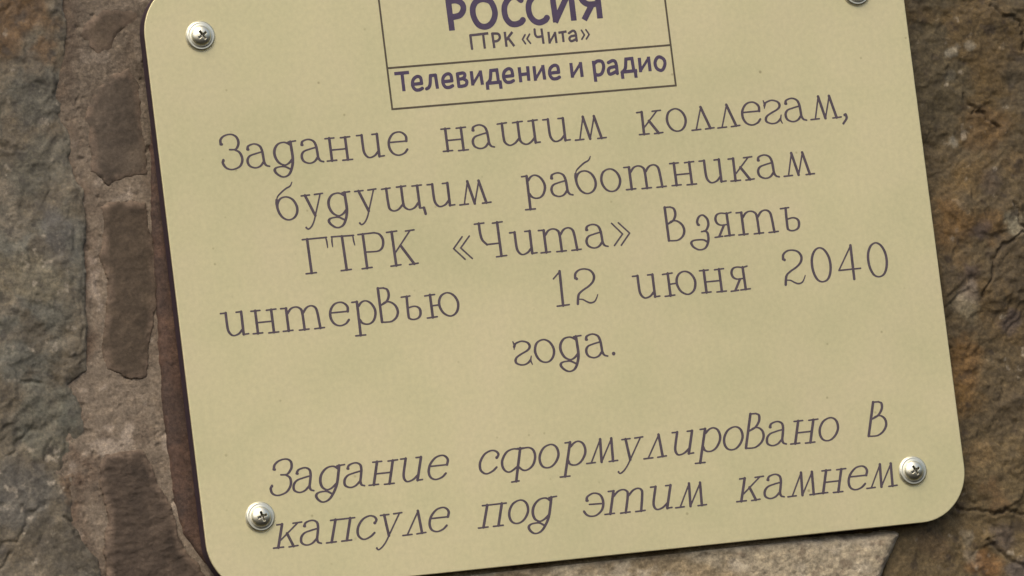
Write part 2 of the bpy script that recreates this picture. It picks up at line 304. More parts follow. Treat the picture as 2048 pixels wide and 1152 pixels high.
LINES = [
  [["Ze",-68.01,39.88],["a",-62.07,34.93],["de",-54.48,34.99],["a",-48.15,34.92],["en",-42.26,35.07],["i",-32.45,35.03],["e",-25.0,35.0],["en",-12.17,35.0],["a",-3.74,34.92],["sha",4.07,35.08],["i",16.21,35.04],["em",25.19,35.0],["ka",39.47,34.98],["o",48.29,35.03],["el",53.38,34.99],["el",60.29,35.02],["e",68.26,34.97],["ge",73.59,34.91],["a",79.28,34.93],["em",88.09,35.08],["comma",93.37,35.5]],
  [["be",-55.25,21.57],["u",-48.17,22.19],["de",-42.26,21.49],["u",-34.37,22.13],["shcha",-27.94,21.47],["i",-15.85,21.53],["em",-6.92,21.55],["er",7.33,18.94],["a",15.13,21.45],["be",22.56,21.55],["o",29.06,21.54],["te",34.42,21.64],["en",46.35,21.65],["i",55.84,21.48],["ka",62.06,21.49],["a",70.06,21.41],["em",79.01,21.54]],
  [["Ge",-50.95,8.22],["Te",-41.92,8.17],["Er",-36.62,8.17],["Ka",-29.11,8.11],["laquo",-13.83,10.94],["Che",-1.7,8.13],["i",3.91,7.96],["te",10.07,7.97],["a",22.6,7.99],["raquo",30.54,10.79],["ve",42.49,8.15],["ze",51.35,9.6],["ya",58.68,8.08],["te",62.51,7.96],["soft",75.45,7.8]],
  [["i",-72.54,-5.3],["en",-66.44,-5.29],["te",-58.57,-5.37],["e",-45.34,-5.3],["er",-40.39,-8.08],["ve",-34.53,-5.33],["soft",-26.38,-5.46],["yu",-21.36,-5.37],["one",12.69,-5.45],["two",16.58,-5.39],["i",34.53,-5.5],["yu",41.09,-5.49],["en",50.66,-5.53],["ya",61.12,-5.63],["two",71.86,-5.45],["zero",81.78,-5.58],["four",90.3,-5.6],["zero",96.95,-5.63]],
  [["ge",0.01,-19.03],["o",6.26,-18.95],["de",12.85,-18.89],["a",18.94,-18.97],["dot",24.29,-18.43]],
  [["Ze",-65.01,-40.01],["a",-60.89,-44.69],["de",-53.68,-44.72],["a",-47.85,-44.73],["en",-41.73,-44.67],["i",-32.91,-44.72],["e",-25.73,-44.88],["es",-12.35,-44.75],["ef",-5.11,-47.29],["o",3.23,-44.77],["er",7.68,-47.32],["em",17.63,-44.68],["u",25.28,-44.66],["el",29.93,-44.91],["i",38.18,-44.89],["er",43.36,-47.33],["o",51.92,-44.93],["ve",55.86,-44.83],["a",62.91,-44.92],["en",69.03,-44.97],["o",77.48,-45.05],["ve",88.8,-44.93]],
  [["ka",-67.87,-57.47],["a",-60.62,-57.56],["pe",-54.21,-57.46],["es",-45.66,-57.61],["u",-39.35,-57.18],["el",-34.73,-57.58],["e",-27.14,-57.55],["pe",-14.99,-57.67],["o",-6.4,-57.57],["de",-0.31,-57.63],["E",13.01,-57.69],["te",18.21,-57.6],["i",30.73,-57.72],["em",39.38,-57.72],["ka",52.87,-57.81],["a",60.56,-57.88],["em",69.22,-57.87],["en",74.76,-57.88],["e",83.46,-57.88],["em",90.46,-57.81]],
]
LOGO = {
  "title": [["l",0.754,[[-7.31,72.01],[-7.26,64.93]]],["c",0.754,[[-7.15,71.83],[-5.31,71.86],[-3.86,71.01],[-3.65,69.57],[-4.67,68.21],[-6.63,67.81]]],["c",0.754,[[1.85,71.65],[3.71,70.81],[4.46,68.51],[3.99,66.56],[2.77,65.2],[1.22,64.82],[-0.26,65.51],[-1.18,67.45],[-1.15,69.68],[-0.04,71.22],[1.85,71.65]]],["c",0.754,[[11.57,70.72],[10.39,71.7],[8.78,71.47],[7.41,70.03],[6.95,68.32],[7.2,66.44],[8.21,65.11],[9.49,64.82],[10.84,65.16],[11.5,65.74]]],["c",0.754,[[18.17,71.22],[16.93,71.86],[15.16,71.4],[13.8,70.05],[13.31,68.34],[13.59,66.45],[14.6,65.18],[15.87,64.78],[17.24,65.22],[17.85,65.8]]],["l",0.754,[[19.9,72.96],[20.04,64.89]]],["l",0.754,[[20.04,64.89],[24.94,72.59]]],["l",0.754,[[24.86,72.97],[24.81,64.97]]],["l",0.754,[[31.83,72.7],[31.74,65.0]]],["c",0.754,[[32.13,71.97],[30.01,71.96],[28.06,71.23],[27.49,69.89],[28.27,68.76],[29.52,68.27],[31.65,68.33]]],["l",0.754,[[29.88,67.96],[27.75,64.87]]]],
  "subtitle": [["l",0.319,[[-2.67,59.65],[-2.68,62.98],[-0.32,63.05]]],["l",0.319,[[-0.45,63.06],[1.87,63.13]]],["l",0.319,[[0.66,63.08],[0.67,59.59]]],["l",0.319,[[3.07,62.94],[3.15,59.53]]],["c",0.319,[[3.08,62.99],[4.62,62.77],[4.89,61.76],[4.14,61.07],[3.09,61.02]]],["l",0.319,[[6.36,63.01],[6.36,59.6]]],["l",0.319,[[6.65,61.25],[8.23,62.87]]],["l",0.319,[[7.09,61.54],[8.32,59.55]]],["l",0.221,[[11.56,62.04],[10.76,60.93],[11.4,59.81]]],["l",0.221,[[12.75,62.08],[11.95,60.97],[12.71,59.81]]],["c",0.306,[[14.21,63.16],[14.23,61.91],[14.74,61.25],[16.07,61.35]]],["l",0.306,[[16.04,63.1],[16.11,59.6]]],["l",0.306,[[17.76,62.14],[17.73,59.52]]],["l",0.257,[[17.75,59.65],[19.44,61.89]]],["l",0.306,[[19.45,62.01],[19.52,59.51]]],["l",0.306,[[20.49,61.88],[22.36,62.01]]],["l",0.306,[[21.42,61.94],[21.4,59.62]]],["c",0.306,[[23.09,61.56],[24.21,62.07],[24.8,61.53],[24.88,59.52]]],["c",0.306,[[24.79,60.85],[23.5,60.7],[23.03,60.11],[23.48,59.53],[24.77,59.93]]],["l",0.221,[[26.45,62.02],[27.08,60.8],[26.28,59.79]]],["l",0.221,[[27.64,62.06],[28.33,60.83],[27.47,59.77]]]],
  "caption": [["l",0.423,[[-23.33,55.06],[-19.95,55.09]]],["l",0.423,[[-21.57,55.0],[-21.6,50.79]]],["l",0.423,[[-19.09,52.08],[-16.8,52.15]]],["c",0.423,[[-16.8,52.15],[-16.95,53.57],[-17.82,53.91],[-18.9,53.18],[-19.19,51.76],[-18.62,50.73],[-17.59,50.6],[-16.77,50.91]]],["l",0.423,[[-11.2,52.1],[-8.9,52.17]]],["c",0.423,[[-8.9,52.17],[-9.05,53.59],[-9.92,53.94],[-11.01,53.2],[-11.29,51.79],[-10.73,50.75],[-9.7,50.62],[-8.88,50.93]]],["l",0.423,[[4.72,52.12],[7.04,52.18]]],["c",0.423,[[7.04,52.18],[6.89,53.61],[6.01,53.96],[4.92,53.22],[4.63,51.8],[5.2,50.76],[6.23,50.63],[7.06,50.94]]],["l",0.423,[[16.82,52.04],[19.15,52.11]]],["c",0.423,[[19.15,52.11],[19.0,53.54],[18.12,53.88],[17.02,53.15],[16.73,51.72],[17.3,50.68],[18.34,50.55],[19.17,50.86]]],["c",0.423,[[-14.31,53.86],[-14.65,51.85],[-15.07,51.02],[-15.71,50.7]]],["l",0.423,[[-14.31,53.86],[-13.0,53.9]]],["l",0.423,[[-13.0,53.9],[-12.89,50.72]]],["l",0.423,[[-7.28,53.75],[-7.27,50.82]]],["c",0.423,[[-7.28,53.75],[-5.7,53.83],[-5.4,53.18],[-6.0,52.54],[-7.2,52.38]]],["c",0.423,[[-6.01,52.49],[-5.11,51.8],[-5.38,50.87],[-6.38,50.63],[-7.29,50.65]]],["l",0.423,[[-3.6,53.91],[-3.62,50.79]]],["l",0.423,[[-1.25,53.9],[-1.13,50.79]]],["c",0.423,[[1.49,53.86],[1.1,51.85],[0.45,50.91]]],["l",0.423,[[1.36,53.87],[3.2,53.93]]],["l",0.423,[[3.07,53.94],[3.14,50.82]]],["l",0.423,[[0.1,50.82],[3.72,50.85]]],["l",0.423,[[0.17,50.74],[0.13,49.45]]],["l",0.423,[[3.58,50.79],[3.58,49.42]]],["l",0.423,[[8.97,53.92],[8.93,50.62]]],["l",0.331,[[-3.61,50.86],[-1.26,53.83]]],["l",0.423,[[11.19,54.0],[11.08,50.82]]],["l",0.423,[[9.1,52.27],[11.13,52.36]]],["l",0.423,[[12.85,53.87],[12.83,50.68]]],["l",0.423,[[15.18,53.99],[15.24,50.79]]],["l",0.423,[[22.6,53.91],[22.57,50.67]]],["l",0.423,[[25.12,53.96],[25.13,50.67]]],["l",0.423,[[28.56,53.99],[28.53,49.2]]],["c",0.423,[[28.61,53.44],[29.62,54.06],[30.78,53.82],[31.08,52.5],[30.4,50.98],[29.42,50.58],[28.54,50.9]]],["c",0.423,[[32.45,53.46],[33.7,53.87],[34.4,53.19],[34.46,50.61]]],["c",0.423,[[34.43,52.36],[32.67,52.12],[32.17,51.34],[32.6,50.55],[34.4,51.16]]],["c",0.423,[[37.16,53.97],[36.74,51.81],[36.1,50.98]]],["l",0.423,[[37.03,53.98],[38.89,54.01]]],["l",0.423,[[38.76,54.03],[38.87,50.89]]],["l",0.423,[[35.73,50.83],[39.53,50.89]]],["l",0.423,[[35.72,50.76],[35.75,49.38]]],["l",0.423,[[39.26,50.81],[39.25,49.36]]],["l",0.423,[[40.72,53.8],[40.64,50.63]]],["l",0.423,[[43.17,53.91],[43.17,50.68]]],["c",0.423,[[46.04,53.84],[47.14,53.12],[47.3,51.98],[46.69,50.78],[45.93,50.46],[45.0,51.04],[44.71,52.31],[45.18,53.4],[46.04,53.84]]],["l",0.331,[[12.84,50.81],[15.1,53.74]]],["l",0.331,[[22.59,50.79],[25.01,53.72]]],["l",0.331,[[40.65,50.75],[43.09,53.69]]]],
}
WALL = {
  "slate": [[-67.25,390.83],[-97.02,141.48],[-103.46,80.31],[-103.76,71.81],[-104.83,66.78],[-107.25,56.76],[-106.32,55.41],[-107.55,52.53],[-105.79,47.29],[-106.49,38.0],[-104.19,33.56],[-104.26,28.71],[-105.46,19.05],[-106.02,12.74],[-107.1,6.48],[-107.97,-4.02],[-108.69,-9.87],[-113.45,-12.88],[-110.65,-18.62],[-110.84,-23.67],[-111.7,-34.13],[-115.67,-37.96],[-116.88,-44.16],[-115.45,-48.51],[-111.74,-55.61],[-110.99,-63.67],[-112.61,-90.8],[-137.25,-336.54],[-664.95,-258.19],[-606.53,402.22]],
  "patch1": [[-100.58,71.57],[-97.32,74.73],[-93.51,77.0],[-89.05,77.31],[-84.74,76.34],[-85.44,74.25],[-90.09,72.47],[-92.86,67.99],[-95.89,66.73],[-97.95,69.66]],
  "patch2": [[-88.95,62.13],[-87.4,58.6],[-87.14,51.75],[-87.24,42.8],[-87.81,36.88],[-92.81,36.44],[-96.95,35.08],[-100.95,38.39],[-100.05,43.84],[-100.58,50.27],[-99.4,54.43],[-97.23,57.67],[-93.37,60.35]],
  "patch3": [[-99.45,29.15],[-97.6,29.85],[-88.87,29.12],[-89.06,24.03],[-88.32,17.58],[-88.77,8.69],[-89.94,2.85],[-92.74,-5.39],[-94.01,-12.05],[-97.57,-12.37],[-102.94,-9.55],[-103.36,-2.32],[-101.7,2.2],[-99.9,11.36],[-101.02,16.55],[-99.54,24.91]],
  "patch4": [[-106.03,-30.87],[-97.24,-30.86],[-95.81,-33.53],[-94.7,-38.71],[-92.28,-44.01],[-91.55,-48.73],[-90.15,-55.21],[-86.32,-59.81],[-84.93,-66.29],[-99.29,-75.37],[-108.65,-66.01],[-108.83,-53.37],[-106.93,-45.13],[-107.83,-38.3],[-107.65,-33.25]],
  "backing": [[-36.78,390.19],[-73.34,108.96],[-81.59,73.74],[-84.15,66.89],[-84.43,53.24],[-85.98,36.3],[-87.22,28.13],[-88.42,8.66],[-89.86,-14.13],[-90.28,-19.23],[-90.24,-38.29],[-89.19,-51.08],[-84.09,-59.61],[-79.26,-63.47],[-71.67,-65.66],[-10.59,-73.0],[68.3,-77.16],[91.92,-71.99],[90.06,-80.58],[81.81,-116.01],[54.18,-364.96],[738.12,-466.51],[893.72,370.55]],
  "ledge": [[-65.54,-57.73],[3.78,-63.32],[64.18,-68.01],[82.9,-68.84],[92.02,-69.05],[94.13,-69.25],[94.85,-69.65],[94.91,-70.28],[94.35,-71.22],[93.26,-72.92],[91.42,-76.03],[89.17,-79.48],[74.33,-121.45],[54.94,-175.12],[-74.24,-166.13]],
  "cr": [[[111.83,-64.84],[114.23,-65.57],[119.47,-66.51],[124.86,-66.43],[129.99,-68.26],[133.54,-68.6]],[[138.66,60.11],[141.18,57.59],[144.65,56.66],[146.65,55.5],[146.89,52.15],[145.63,48.25]],[[128.45,38.28],[130.73,34.11],[129.93,33.51],[133.07,32.93],[135.63,30.73],[137.17,28.95]],[[143.12,4.81],[139.25,2.81],[131.35,-2.48],[129.74,-6.31],[126.35,-12.63]],[[119.87,-73.89],[123.3,-77.53],[128.57,-80.7],[131.66,-82.0]],[[137.83,10.56],[138.43,7.19],[138.9,4.17],[139.65,3.11]]],
  "crL": [[[-135.44,-49.91],[-131.48,-49.46],[-126.26,-42.41],[-122.46,-39.84]],[[-118.71,-44.83],[-116.27,-46.33],[-115.44,-50.19],[-111.74,-55.61]],[[-136.05,-54.88],[-133.17,-52.65]],[[-130.17,-28.17],[-125.79,-24.38],[-122.51,-22.58]],[[-125.49,-11.29],[-121.17,-11.69]]],
}

# ------------------------------------------------------------------ stone wall
def height_mesh(name, xs, ys, depth, keep, colours, material, parent, back):
    """closed slab: rough front face at `depth` (mm into the wall, plus 1), sides and a flat back"""
    X, Y = np.meshgrid(xs, ys)
    nx, ny = len(xs), len(ys)
    cell = keep[:-1, :-1] & keep[1:, :-1] & keep[:-1, 1:] & keep[1:, 1:]
    idx = np.arange(nx*ny).reshape(ny, nx)
    q = np.stack([idx[:-1, :-1], idx[:-1, 1:], idx[1:, 1:], idx[1:, :-1]], -1)[cell]
    used = np.unique(q)
    remap = -np.ones(nx*ny, int); remap[used] = np.arange(len(used))
    q = remap[q]
    P = np.c_[X.ravel()[used], depth.ravel()[used]+1.0, Y.ravel()[used]]
    col = colours.reshape(-1, 3)[used]
    e = np.concatenate([q[:, [0, 1]], q[:, [1, 2]], q[:, [2, 3]], q[:, [3, 0]]])
    key = np.sort(e, 1); k = key[:, 0]*10**7+key[:, 1]
    u, first, cnt = np.unique(k, return_index=True, return_counts=True)
    be = e[first[cnt == 1]]
    rim = np.unique(be); n = len(P)
    rm = {int(v): n+i for i, v in enumerate(rim)}
    B = P[rim].copy(); B[:, 1] = back
    V = np.r_[P, B]; col = np.r_[col, col[rim]]
    faces = q.tolist() + [[int(b), int(a), rm[int(a)], rm[int(b)]] for a, b in be]
    return link_mesh(name, V, faces, material, parent, True, col)
def blend(c, m, col):
    return c*(1-m[..., None]) + np.asarray(col)*m[..., None]
def spot(x, y, cx, cy, r, seed, hard=0.5):
    d = np.hypot(x-cx, y-cy) + fbm(x, y, r*0.9, 4, seed)*r*0.55
    return 1 - sstep(r*hard, r*1.25, d)
K = 0.80                                    # photographed colour -> base colour
PL, PR, PB, PT, RAD = -85.95, 113.35, -67.75, 82.0, 13.0

def rounded(x0, x1, y0, y1, r, n=14):
    pts = []
    for cx, cy, a0 in ((x1-r, y1-r, 0), (x0+r, y1-r, 90), (x0+r, y0+r, 180), (x1-r, y0+r, 270)):
        for k in range(n+1):
            a = math.radians(a0+90*k/n)
            pts.append((cx+r*math.cos(a), cy+r*math.sin(a)))
    return pts
PLATE = rounded(PL, PR, PB, PT, RAD)

wall = empty('stone_wall', (0, 0.060, -0.60))
wall['label'] = 'rough masonry wall of grey slate and rusty brown stones behind the plaque'
wall['category'] = 'wall'
WOFF = np.array([0, 60.0, -600.0])
def wall_part(o):
    o.location = tuple(-WOFF*S)
    return o

def mortar():
    xs = axis(-600, -126, -76, 600, 0.32); ys = axis(-600, -92, 88, 500, 0.32)
    x, y = np.meshgrid(xs, ys)
    lowf = fbm(x, y, 22, 3, 3)
    gr = fbm(x, y, 2.6, 5, 5, 0.7)
    dep = 6.0 + 0.20*lowf - 0.20*gr - 0.15*np.clip(ridge(x, y, 9, 3, 8)-0.62, 0, 1)*3
    pits = np.clip(fbm(x, y, 2.1, 3, 11)-0.62, 0, 1)
    dep += pits*0.9
    c = np.ones(x.shape+(3,))*lin(131, 118, 101)
    c = blend(c, sstep(-0.2, 0.7, fbm(x, y, 9, 4, 21)), lin(114, 101, 86))
    c = blend(c, sstep(0.35, 0.9, fbm(x, y, 5, 4, 22)), lin(160, 146, 128))
    red = np.clip(1-seg_dist(x, y, WALL['slate'][1:24])/4.5, 0, 1)*sstep(-0.5, 0.5, fbm(x, y, 6, 4, 23))
    c = blend(c, 0.5*red, lin(98, 74, 56))
    dark = np.ones(x.shape)                  # mortar colour gets darker towards the top of the joint
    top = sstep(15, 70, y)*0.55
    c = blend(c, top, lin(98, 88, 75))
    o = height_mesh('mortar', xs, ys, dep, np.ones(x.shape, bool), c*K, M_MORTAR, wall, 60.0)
    return wall_part(o)
mortar()

def clip_axis(a, lo, hi):
    return a[(a >= lo) & (a <= hi)]
def slate():
    pts = WALL['slate']
    xs = clip_axis(axis(-600, -142, -92, -90, 0.30), -600, -92)
    ys = axis(-600, -92, 88, 500, 0.30)
    x, y = np.meshgrid(xs, ys)
    sd = poly_sdf(x, y, pts) + 0.45*fbm(x, y, 3, 4, 31)
    wx, wy = x+fbm(x, y, 12, 3, 32)*3, y+fbm(x, y, 12, 3, 33)*3
    f = fbm(wx, wy, 34, 5, 34)
    ter = f*3.2; stepped = np.floor(ter) + sstep(0.55, 1.0, ter-np.floor(ter))     # flaking layers
    dep = 4.3 - 0.40*stepped - 0.40*f - 0.26*fbm(x, y, 4.5, 5, 36, 0.55) - 0.05*fbm(x, y, 1.2, 3, 37)
    dep += 0.35*np.clip(ridge(wx, wy, 16, 3, 38)-0.75, 0, 1)*4
    cr = np.full(x.shape, 9.0)
    for i, l in enumerate(WALL['crL']):
        d = seg_dist(x+fbm(x, y, 3, 3, 40)*0.7, y+fbm(x, y, 3, 3, 41)*0.7, l)
        cr = np.minimum(cr, d)
    dep += 0.45*np.exp(-(cr/0.4)**2)
    edge = np.clip((sd+2.2)/2.2, 0, 1.6)
    dep = dep + 0.8*edge**2 + np.where(sd > 0, sd*2.2, 0)
    c = np.ones(x.shape+(3,))*lin(97, 90, 76)
    c = blend(c, sstep(-0.1, 0.6, fbm(x, y, 20, 5, 50)), lin(92, 91, 82))
    c = blend(c, 0.7*sstep(0.0, 0.6, fbm(x, y, 9, 5, 51)), lin(84, 76, 62))
    c = blend(c, 0.7*sstep(0.25, 0.8, fbm(x, y, 13, 5, 52)), lin(112, 104, 90))
    c = blend(c, 0.85*spot(x, y, -115, 78, 12, 53), lin(90, 69, 42))
    c = blend(c, 0.5*spot(x, y, -111, 66, 5, 54), lin(110, 82, 50))
    c = blend(c, 0.6*spot(x, y, -112, 58, 8, 55), lin(84, 85, 78))
    c = blend(c, 0.6*spot(x, y, -112.5, 22, 7, 56), lin(80, 80, 79))
    c = blend(c, 0.55*spot(x, y, -122, 14, 9, 57), lin(108, 100, 80))
    c = blend(c, 0.5*spot(x, y, -113, 40, 9, 58), lin(80, 82, 74))
    c = blend(c, 0.5*spot(x, y, -120, -22, 8, 59), lin(88, 90, 80))
    c = blend(c, 0.6*spot(x, y, -130, -40, 9, 60), lin(86, 86, 83))
    c = blend(c, 0.6*spot(x, y, -113.5, -37.5, 5, 61), lin(92, 70, 50))
    c = blend(c, 0.6*spot(x, y, -118, -51, 9, 62), lin(72, 68, 58))
    sp = sstep(0.60, 1.0, fbm(x, y, 2.0, 3, 63))*sstep(-0.3, 0.5, fbm(x, y, 15, 3, 64))
    c = blend(c, 0.6*sp, lin(158, 150, 136))
    dk = sstep(0.35, 0.9, fbm(x, y, 2.6, 4, 65))
    c = blend(c, 0.55*dk, lin(58, 54, 48))
    rim = np.clip(1+sd/1.6, 0, 1)
    c = blend(c, 0.45*rim*sstep(-.3, .6, fbm(x, y, 5, 3, 66)), lin(128, 124, 112))
    o = height_mesh('stone', xs, ys, dep, sd < 0.9, c*K*np.array([1.13, 1.08, 0.97]), M_SLATE, wall, 58.0)
    o['label'] = 'grey green slate block with flaking layers left of the mortar joint'
    return wall_part(o)
slate()

def filler(key, base, tone, seed, label, pale=()):
    pts = WALL[key]; a = np.array(pts)
    (x0, y0), (x1, y1) = a.min(0)-1.2, a.max(0)+1.2
    xs, ys = np.arange(x0, x1, 0.28), np.arange(max(y0, -110), y1, 0.28)
    x, y = np.meshgrid(xs, ys)
    sd = poly_sdf(x, y, pts) + 0.35*fbm(x, y, 2.4, 4, seed)
    dep = base - 0.22*fbm(x, y, 9, 4, seed+1) - (0.18 if key == 'patch4' else 0.09)*fbm(x*0.8, y*(1.9 if key == 'patch4' else 1.1), 2.2, 5, seed+2, 0.65)
    dep += 0.22*np.clip(1+sd/1.3, 0, 2)**2
    c = np.ones(x.shape+(3,))*lin(*tone)
    c = blend(c, sstep(-0.2, 0.8, fbm(x, y, 7, 4, seed+3)), lin(*[t*0.86 for t in tone]))
    c = blend(c, 0.5*sstep(0.35, 0.9, fbm(x, y, 4, 4, seed+4)), lin(*[t*1.2 for t in tone]))
    rimc = np.clip(1+sd/1.6, 0, 1)*sstep(-1.0, 0.4, fbm(x, y, 2.2, 4, seed+5))
    c = blend(c, 0.9*rimc, lin(118, 102, 86))
    for cx, cy, r in pale: c = blend(c, 0.65*spot(x, y, cx, cy, r, seed+6), lin(108, 96, 81))
    o = height_mesh('stone', xs, ys, dep, sd < 0.7, c*K, M_DARK, wall, 30.0)
    o['label'] = label
    return wall_part(o)
filler('patch1', 5.7, (92, 80, 66), 101, 'small dark irregular filler stone near the top of the mortar joint')
filler('patch2', 5.62, (90, 80, 68), 111, 'tall wedge shaped dark filler stone beside the upper left of the plaque', ((-88.5, 40, 4.5), (-87, 33, 4)))
filler('patch3', 5.5, (83, 72, 59), 121, 'long rectangular dark brown filler stone in the middle of the joint')
filler('patch4', 5.2, (80, 69, 58), 131, 'dark tapering filler stone at the bottom of the joint')

def backing():
    pts = WALL['backing']
    xs = np.r_[np.arange(-100, -70, 0.30), np.arange(-70, 86, 1.0), axis(86, 86, 150, 600, 0.30)]
    ys = axis(-600, -92, 76, 500, 0.30)
    x, y = np.meshgrid(xs, ys)
    sd = poly_sdf(x, y, pts) + 0.30*fbm(x, y, 3, 4, 201)
    wx, wy = x+fbm(x, y, 10, 3, 202)*2.5, y+fbm(x, y, 10, 3, 203)*2.5
    f = fbm(wx, wy, 26, 5, 204)
    right = sstep(60, 105, x)
    ter = f*3.0+5; stepped = np.floor(ter)-5+sstep(0.6, 1.0, ter-np.floor(ter))
    rough = 0.45*stepped + 0.55*f + 0.40*fbm(x, y, 5, 5, 205, 0.60) + 0.14*fbm(x, y, 1.3, 3, 206)
    rough += 0.35*(ridge(wx, wy, 11, 4, 207)-0.5)*2
    dep = 4.6 - (0.2+0.62*right)*rough - 0.9*right
    under = poly_sdf(x, y, PLATE)
    cr = np.full(x.shape, 9.0)
    for i, l in enumerate(WALL['cr']):
        d = seg_dist(x+fbm(x, y, 2.5, 3, 210)*0.8, y+fbm(x, y, 2.5, 3, 211)*0.8, l)
        cr = np.minimum(cr, d)
    dep += 0.6*np.exp(-(cr/0.38)**2) - 0.25*np.exp(-((cr-0.9)/0.8)**2)
    dep += 0.7*np.clip((sd+2.5)/2.5, 0, 1.6)**2 + np.where(sd > 0, sd*2.0, 0)
    dep = np.maximum(dep, 3.5+0.2*fbm(x, y, 4, 3, 212)-np.clip(under-1.0, 0, 9)*0.7)
    dep = np.where(x < -50, np.maximum(dep, 4.0), dep)
    c = np.ones(x.shape+(3,))*lin(84, 74, 52)
    c = blend(c, sstep(-0.2, 0.6, fbm(x, y, 15, 5, 220)), lin(80, 71, 53))
    c = blend(c, 0.8*sstep(0.05, 0.6, fbm(x, y, 11, 5, 221)), lin(96, 79, 49))
    low = sstep(-35, -60, y)
    c = blend(c, 0.6*low, lin(112, 95, 64))
    mid = sstep(36, 20, y)*(1-low)
    c = blend(c, 0.35*mid, lin(106, 88, 60))
    for cx, cy, r, k, col in ((120.9, 7.9, 6, .8, (112, 86, 50)), (130.6, 5.7, 4, .7, (114, 88, 50)), (120, 1, 5, .6, (106, 82, 48)),
                              (120.2, -29.5, 5.5, .8, (116, 88, 50)), (118, -37, 5, .8, (118, 90, 48)), (133, 29.5, 6, .7, (104, 80, 46)),
                              (132.8, 42, 6, .45, (98, 78, 42)), (125.2, 18, 6, .6, (110, 88, 50)),
                              (127.5, 3.4, 3.2, .75, (72, 60, 56)), (122.9, -6.5, 3.2, .7, (80, 68, 64)), (133.3, -19, 3.4, .7, (84, 74, 72)),
                              (132.8, 15.8, 4.0, .65, (76, 66, 58)), (123.5, -73, 3.5, .55, (96, 86, 82)), (127.3, -82, 4, .6, (80, 76, 80)),
                              (126.7, 49.5, 2.0, .75, (140, 134, 118)), (131.2, 51.2, 1.6, .7, (146, 138, 120)), (124.3, 27, 1.6, .7, (150, 144, 128)),
                              (125.5, 43.7, 1.6, .5, (128, 122, 106)), (136.5, 4.6, 3.4, .75, (150, 144, 122)), (122.5, -11, 3.2, .75, (152, 138, 122)),
                              (119.5, -14.5, 3.0, .6, (138, 126, 104)), (121.3, -16, 3.5, .55, (148, 138, 112)),
                              (113.8, -73, 2.6, .7, (158, 146, 122)), (115, -77.5, 2.4, .7, (156, 142, 120)), (119.3, -52, 4, .5, (140, 116, 78)),
                              (117.9, -80, 4, .7, (124, 86, 46)), (104, -73, 5, .45, (116, 94, 68)), (123, -63, 4, .5, (110, 82, 50))):
        c = blend(c, 0.85*k*spot(x, y, cx, cy, r, int(abs(cx*7+cy*13))+300, 0.35), lin(*col))
    c = blend(c, 0.55*sstep(0.72, 1.05, fbm(x, y, 2.6, 4, 224))*sstep(-0.2, 0.5, fbm(x, y, 14, 3, 225)), lin(166, 154, 134))
    c = blend(c, 0.6*sstep(0.5, 1.0, fbm(x, y, 3.4, 4, 226)), lin(58, 48, 38))
    c = blend(c, 0.3*np.exp(-(cr/0.5)**2), lin(54, 44, 36))
    left = sstep(-40, -70, x)
    red = np.ones(x.shape+(3,))*lin(92, 71, 59)
    red = blend(red, sstep(-0.2, 0.7, fbm(x, y, 6, 4, 227)), lin(78, 62, 53))
    red = blend(red, 0.6*sstep(0.3, 0.9, fbm(x, y, 4, 4, 228)), lin(108, 85, 68))
    c = c*(1-left[..., None]) + red*left[..., None]
    o = height_mesh('stone', xs, ys, dep, sd < 0.8, c*K*np.array([0.92, 0.91, 0.86]), M_BROWN, wall, 56.0)
    o['label'] = 'large rusty brown rock with ochre and whitish patches behind the plaque'
    return wall_part(o)
backing()

def ledge():
    pts = WALL['ledge']
    xs, ys = np.arange(-90, 103, 0.34), axis(-300, -92, -60, -60, 0.30)
    ys = clip_axis(ys, -300, -60)
    x, y = np.meshgrid(xs, ys)
    sd = poly_sdf(x, y, pts) + 0.35*fbm(x, y, 4, 4, 401)
    dep = 0.9 - 0.35*fbm(x, y, 14, 4, 402) - 0.30*fbm(x, y*1.5, 3.5, 5, 403, 0.6) - 0.12*fbm(x, y, 1.1, 3, 404)
    t = np.clip(1+sd/2.6, 0, 1.6)
    dep += 2.2*t**2.5
    dep = np.where(poly_sdf(x, y, PLATE) < 0.9, np.maximum(dep, 3.5), dep)
    c = np.ones(x.shape+(3,))*lin(132, 122, 101)
    c = blend(c, sstep(-0.2, 0.6, fbm(x, y*2, 12, 5, 410)), lin(112, 100, 78))
    c = blend(c, 0.7*sstep(0.2, 0.8, fbm(x, y*1.6, 6, 5, 411)), lin(148, 138, 118))
    c = blend(c, 0.6*sstep(0.4, 0.9, fbm(x, y*1.3, 3, 4, 412)), lin(92, 80, 66))
    c = blend(c, 0.5*np.clip(1+sd/2.5, 0, 1), lin(140, 130, 112))
    o = height_mesh('stone', xs, ys, dep, sd < 0.8, c*K*1.75, M_MORTAR, wall, 40.0)
    o['label'] = 'pale grey ledge stone with a rounded end just under the plaque'
    return wall_part(o)
ledge()

# ------------------------------------------------------------------ plaque
plaque = empty('memorial_plaque', (0, 0, PB*S))
plaque['label'] = 'pale gold metal plaque with rounded corners and brown Cyrillic lettering screwed to the stone wall'
plaque['category'] = 'plaque'
def plaque_part(o):
    o.location = (0, 0, -PB*S)
    return o

